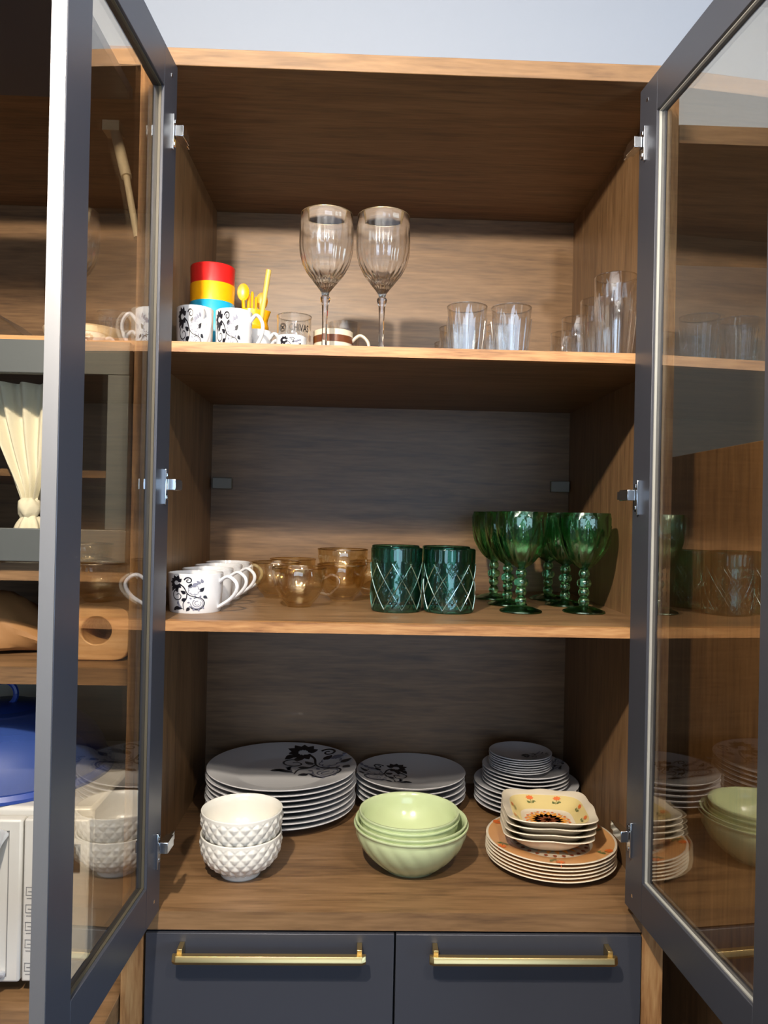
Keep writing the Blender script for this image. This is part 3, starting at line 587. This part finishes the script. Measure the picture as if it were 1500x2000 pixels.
def goblet(x, y, rz, lb):
    t = thing('goblet', (x, y, Z2), lb, 'goblet', 'green goblets', rz)
    def bowl():
        pts = []; N = 34
        for i in range(N + 1):
            u = i / N; z = .078 + .104 * u; r = .0475 * (1 - (1 - u) ** 2.6) ** .62 if u > 0 else .004
            r = max(r, .006) - .0025 * max(0, u - .72) / .28; pts.append((r, z))
        K = len(pts); prof = pts + [(r - .0022, z) for r, z in pts[::-1][:-4]] + [(0, .090)]
        prof[K - 1] = (prof[K - 1][0] - .0004, .182)
        def fn(k, tt, r, z):
            if k < K - 2:
                u = (z - .078) / .104; v = u * 2.2; q_ = tt / (2 * PI) * 9; fade = min(1, u * 6) * min(1, (1 - u) * 9)
                a = abs(((q_ + v * .5) % 1) - .5) * 2; b_ = abs(((q_ - v * .5) % 1) - .5) * 2
                r += fade * (.0032 * min(a, b_) - .0006 + .0006 * math.sin(40 * v) * math.cos(27 * tt))
            return r, z
        return MB().lathe(prof, 216, fn=fn).mesh('goblet_bowl', GREEN, sharp=30)
    link('bowl', mesh('gbowl', bowl), t)
    sp = [(0, .009)] + [(.0058 + .0042 * abs(math.sin(PI * i / 8)) ** .7 + (.003 if 16 <= i < 24 else 0), .011 + .068 * i / 32) for i in range(33)] + [(0, .0795)]
    link('stem', mesh('gstem', lambda: MB().lathe(sp, 24).mesh('goblet_stem', GREEN, sharp=40)), t)
    link('foot', mesh('gfoot', lambda: MB().lathe([(0, 0), (.037, 0), (.0385, .0015), (.0375, .0035), (.022, .009), (.008, .0125), (0, .013)], 64).mesh('goblet_foot', GREEN)), t)
for i, (x, y, lb) in enumerate(((.226, .188, 'green goblet at the front of the left goblet row'), (.344, .197, 'green goblet at the front of the right goblet row'), (.2225, .298, 'green goblet in the middle of the left goblet row'), (.338, .305, 'green goblet in the middle of the right goblet row'), (.2135, .405, 'green goblet at the back of the left goblet row'), (.330, .412, 'green goblet at the back of the right goblet row'))): goblet(x, y, i * .7, lb)

# ---- bottom compartment
def stack(name, x, y, z, n, pitch, prof, m_, what, cat, group, top_decal=None, jit=.0015, mats_idx=None, mats_list=None):
    me = MB().lathe(prof, 96, mi=mats_idx if mats_idx else 0).mesh(name, mats_list or m_)
    for k in range(n):
        i = n - 1 - k   # order from the top
        o = link(name, me, None, (x + (random.uniform(-jit, jit) if i else 0), y + (random.uniform(-jit, jit) if i else 0), z + pitch * k))
        tag(o, '%s, %s' % (what, ordn(i, n)), cat, group)
        if i == 0 and top_decal:
            for nm, dm, lab in top_decal: tag(link(nm, dm, o), lab)
def plate_decal(prof, cx_, cy_, size, ang, flip=1, sy=.8):
    c, s = math.cos(ang), math.sin(ang)
    def fn(p):
        a, b_ = (p.x - .5) * size * flip, (p.y - .5) * size * sy; x, y = cx_ + a * c - b_ * s, cy_ + a * s + b_ * c
        return (x, y, plate_z(prof, math.hypot(x, y)) + .0009)
    return decal(floral(3), fn).mesh('plate_print', [INK, INKG])
pf = plate_prof(.1548, .0225, .60); stack('dinner_plate', -.221, .408, Z3, 8, .0105, pf, PORC, 'large white dinner plate with a floral print', 'plate', 'large dinner plates', [('floral_print', plate_decal(pf, .066, .048, .185, -.40), 'black and grey flower print')], .0025)
pf = plate_prof(.1175, .0260, .30, deep=.005); stack('soup_plate', .051, .455, Z3, 5, .0115, pf, PORC, 'medium white coupe plate behind the mint bowls', 'plate', 'medium plates', [('floral_print', plate_decal(pf, -.056, .012, .125, .25, -1), 'black and grey flower print')])
pf = plate_prof(.1112, .020, .58); stack('side_plate', .2985, .444, Z3, 5, .0095, pf, PORC, 'white side plate under the dessert plates at the back right', 'plate', 'side plates')
zz = Z3 + 4 * .0095 + .0046
pf = plate_prof(.0921, .018, .58); stack('dessert_plate', .2965, .444, zz, 5, .0075, pf, PORC, 'white dessert plate between saucers and side plates', 'plate', 'dessert plates', [('floral_print', plate_decal(pf, .060, .020, .075, 1.1), 'black flower print')])
zz += 4 * .0075 + .0046
pf = plate_prof(.0667, .0145, .5, .0028); stack('saucer', .285, .442, zz, 7, .0048, pf, PORC, 'small white saucer on the dessert plates', 'saucer', 'saucers', [('floral_print', plate_decal(pf, .030, -.012, .055, .3), 'black flower print')], .001)

# orange floral plates
pf = [(0, .001), (.060, .001), (.062, 0), (.064, 0), (.070, .003), (.098, .0085), (.1150, .0125), (.1162, .0135), (.1150, .0142), (.112, .0138), (.098, .0118), (.074, .0065), (.068, .0042), (0, .004)]
mi = [0] * 9 + [1, 1, 0, 0]
def flower(n=9, r=.5):
    o = []
    for k in range(n): o += [(q_, 0) for q_ in leaf(0, 0, r, r * .62, k * 2 * PI / n)]
    o += [(q_, 1) for k in range(6) for q_ in leaf(0, 0, r * .45, r * .4, k * PI / 3)]
    return o
def sprig():
    o = [(([Vector((v.x, v.y + .55)) for v in q_]), m_) for q_, m_ in flower(8, .42)]
    for sx in (-1, 1):
        o += [(q_, 2) for q_ in spiral(sx * .28, -.15, .20, .05, 0, sx * 4.5, .12, 12)] + [(q_, 2) for q_ in leaf(sx * .1, -.35, .5, .2, PI / 2 - sx * .7)]
    o += [(q_, 2) for q_ in stroke([(0, .5), (.03, 0), (0, -.4)], .06)]
    return o
def polar_decals(items, fn_z):
    mb = MB()
    for (polys, cx_, cy_, size, ang) in items:
        c, s = math.cos(ang), math.sin(ang)
        for p, m_ in polys:
            vs_ = []
            for q_ in p:
                a, b_ = q_.x * size, q_.y * size; x, y = cx_ + a * c - b_ * s, cy_ + a * s + b_ * c; vs_.append((x, y, fn_z(x, y)))
            mb.add(vs_, [tuple(range(len(p)))], m_)
    return mb
OPR = [ORG, ORD, OLIVE, AMBP]
its = []
for k in range(6):
    a = k * PI / 3 + .35; its.append((sprig(), .099 * math.cos(a), .099 * math.sin(a), .021, a - PI / 2 + .9))
for k in range(26):
    a = 2 * PI * k / 26; its.append(([(q_, 1) for q_ in leaf(0, 0, 1, .8, 0)], .060 * math.cos(a), .060 * math.sin(a), .009, a))
its.append(([(q_, 3) for k in range(20) for q_ in leaf(0, 0, 1, .35, k * PI / 10)], 0, 0, .058, 0))
om = polar_decals(its, lambda x, y: plate_z([(9, 9)] * 0 + pf[:9] + pf[8:], math.hypot(x, y)) + .0010).mesh('orange_print', OPR)
stack('orange_floral_plate', .289, .188, Z3, 6, .0060, pf, None, 'cream peach-rimmed plate under the square bowls', 'plate', 'orange floral plates', [('floral_print', om, 'orange flower print')], .001, mi, [CREAM, PEACH])

# square bowls
def sq_r(t, k):
    c, s = abs(math.cos(t)), abs(math.sin(t)); n = 2 + 2.6 * k; return (c ** n + s ** n) ** (-1 / n)
SQ = [(0, .0012, 0), (.036, .0012, .1), (.038, 0, .1), (.041, 0, .1), (.048, .005, .5), (.060, .016, .8), (.068, .0255, 1), (.0800, .0305, 1), (.0812, .0318, 1), (.0800, .0330, 1), (.0690, .0290, 1), (.0665, .0275, 1), (.0585, .0185, .9), (.0470, .0080, .8), (.040, .0055, .7), (0, .005, 0)]
SQM = [0] * 11 + [1, 1, 0, 0]
def sqfn(k, t, r, z):
    kk = SQ[k][2]; rr = r * sq_r(t, kk); 
    if 7 <= k <= 9: rr *= 1 + .012 * math.cos(8 * t); z += .0011 * math.cos(8 * t)
    return rr, z
sqm = MB().lathe([(a, b_) for a, b_, _ in SQ], 128, fn=sqfn, mi=SQM).mesh('square_bowl', [CREAM, YEL_G])
def sq_in(t, f_):   # f: 0 floor edge .. 1 rim along inner wall
    pts = [SQ[13], SQ[12], SQ[11]]; g = f_ * 2; i = min(int(g), 1); q_ = g - i; a, b_ = pts[i], pts[i + 1]
    r = (a[0] + (b_[0] - a[0]) * q_) * sq_r(t, a[2] + (b_[2] - a[2]) * q_) - .0008; return (r * math.cos(t), r * math.sin(t), a[1] + (b_[1] - a[1]) * q_ + .0008)
mb = MB()
for k in range(8):
    th = k * PI / 4 + PI / 8
    for p, m_ in sprig(): mb.add([sq_in(th - q_.x * .27, .50 + q_.y * .44) for q_ in p], [tuple(range(len(p)))], m_)
fl_ = [(q_, 3) for k in range(18) for q_ in leaf(0, 0, .041, .017, k * PI / 9)] + [(q_, 1) for k in range(10) for q_ in leaf(0, 0, .021, .007, k * PI / 5)] + [(q_, 0) for k in range(18) for q_ in leaf(.036 * math.cos(k * PI / 9 + .17), .036 * math.sin(k * PI / 9 + .17), .006, .006, k * PI / 9 + .17)]
for p, m_ in fl_: mb.add([(q_.x, q_.y, .0064 + .0003 * m_ if m_ != 3 else .0062) for q_ in p], [tuple(range(len(p)))], m_)
sqd = mb.mesh('square_print', OPR)
zz = Z3 + 5 * .006 + .0043
for k in range(4):
    i = 3 - k; o = link('square_bowl', sqm, None, (.2795 + .0012 * k, .186, zz + .0108 * k), -.13 + .015 * k)
    tag(o, 'cream square bowl with orange flowers, %s of four' % ordn(i, 4), 'bowl', 'square floral bowls')
    if i == 0: tag(link('floral_print', sqd, o), 'orange flower print')

# quilted bowls
def quilt():
    prof = [(0, .003), (.028, .003), (.030, 0), (.0335, 0), (.0345, .003), (.0345, .008)]
    zs = [.008 + .064 * i / 44 for i in range(1, 45)]
    def rr(z):
        P = [(.008, .0345), (.013, .043), (.02, .0525), (.032, .0625), (.045, .0672), (.058, .0688), (.072, .0692)]
        for (a, ra), (b_, rb) in zip(P, P[1:]):
            if z <= b_: q_ = (z - a) / (b_ - a); return ra + (rb - ra) * q_
        return P[-1][1]
    prof += [(rr(z), z) for z in zs]; K = len(prof); prof += [(.0682, .0728), (.0665, .0722)] + [(rr(z) - .0045, z) for z in (.06, .045, .032, .022, .016)] + [(.03, .0105), (0, .010)]
    def fn(k, t, r, z):
        if 6 <= k < K and z < .0650:
            u = t / (2 * PI) * 22; v = (z - .009) / .0205; a = abs(((u + v) % 1) - .5) * 2; b_ = abs(((u - v) % 1) - .5) * 2
            r += .0032 * min(1 - a, 1 - b_) ** .7 - .0010
        return r, z
    return MB().lathe(prof, 264, fn=fn).mesh('quilted_bowl', PORCW, sharp=75)
QB = quilt()
tag(link('quilted_bowl', QB, None, (-.261, .128, Z3)), 'white diamond-quilted bowl, lower of the two stacked', 'bowl', 'quilted bowls')
tag(link('quilted_bowl', QB, None, (-.2605, .128, Z3 + .0395), .1), 'white diamond-quilted bowl, upper of the two stacked', 'bowl', 'quilted bowls')

# mint bowls
def mint(R_, h):
    f_ = R_ * .46; prof = [(0, .002), (f_ - .006, .002), (f_ - .004, 0), (f_, 0), (f_ + .002, .003)]
    for i in range(1, 17):
        u = i / 16; prof.append((f_ + .002 + (R_ * .945 - f_) * (1 - (1 - u) ** 1.9) ** .95, .003 + (h - .010) * u))
    K = len(prof); prof += [(R_ * .985, h - .0045), (R_, h - .0022), (R_ - .0006, h - .0003), (R_ - .003, h), (R_ * .94, h - .003)]
    for i in range(15, 1, -2):
        u = i / 16; prof.append((max(.01, f_ + .002 + (R_ * .945 - f_) * (1 - (1 - u) ** 1.9) ** .95 - .005), .0065 + (h - .012) * u))
    prof += [(f_ * .5, .0068), (0, .0065)]
    def fn(k, t, r, z):
        if 5 <= k < K: 
            u = z / h; r += .0012 * min(1, (1 - u) * 5) * abs(math.sin(10 * t + 5 * u)) - .0004
        return r, z
    return MB().lathe(prof, 200, fn=fn).mesh('mint_bowl', MINT, sharp=60)
for i, (R_, h, dz, dx) in enumerate(((.0885, .0735, .0262, -.004), (.0890, .0735, .0180, -.0035), (.0992, .0805, .0052, 0), (.1018, .0790, 0, 0))):
    tag(link('mint_bowl', mint(R_, h), None, (.033 + dx, .160, Z3 + dz)), 'pale mint green swirled bowl, %s of the nested four' % ordn(i, 4), 'bowl', 'nested mint bowls')
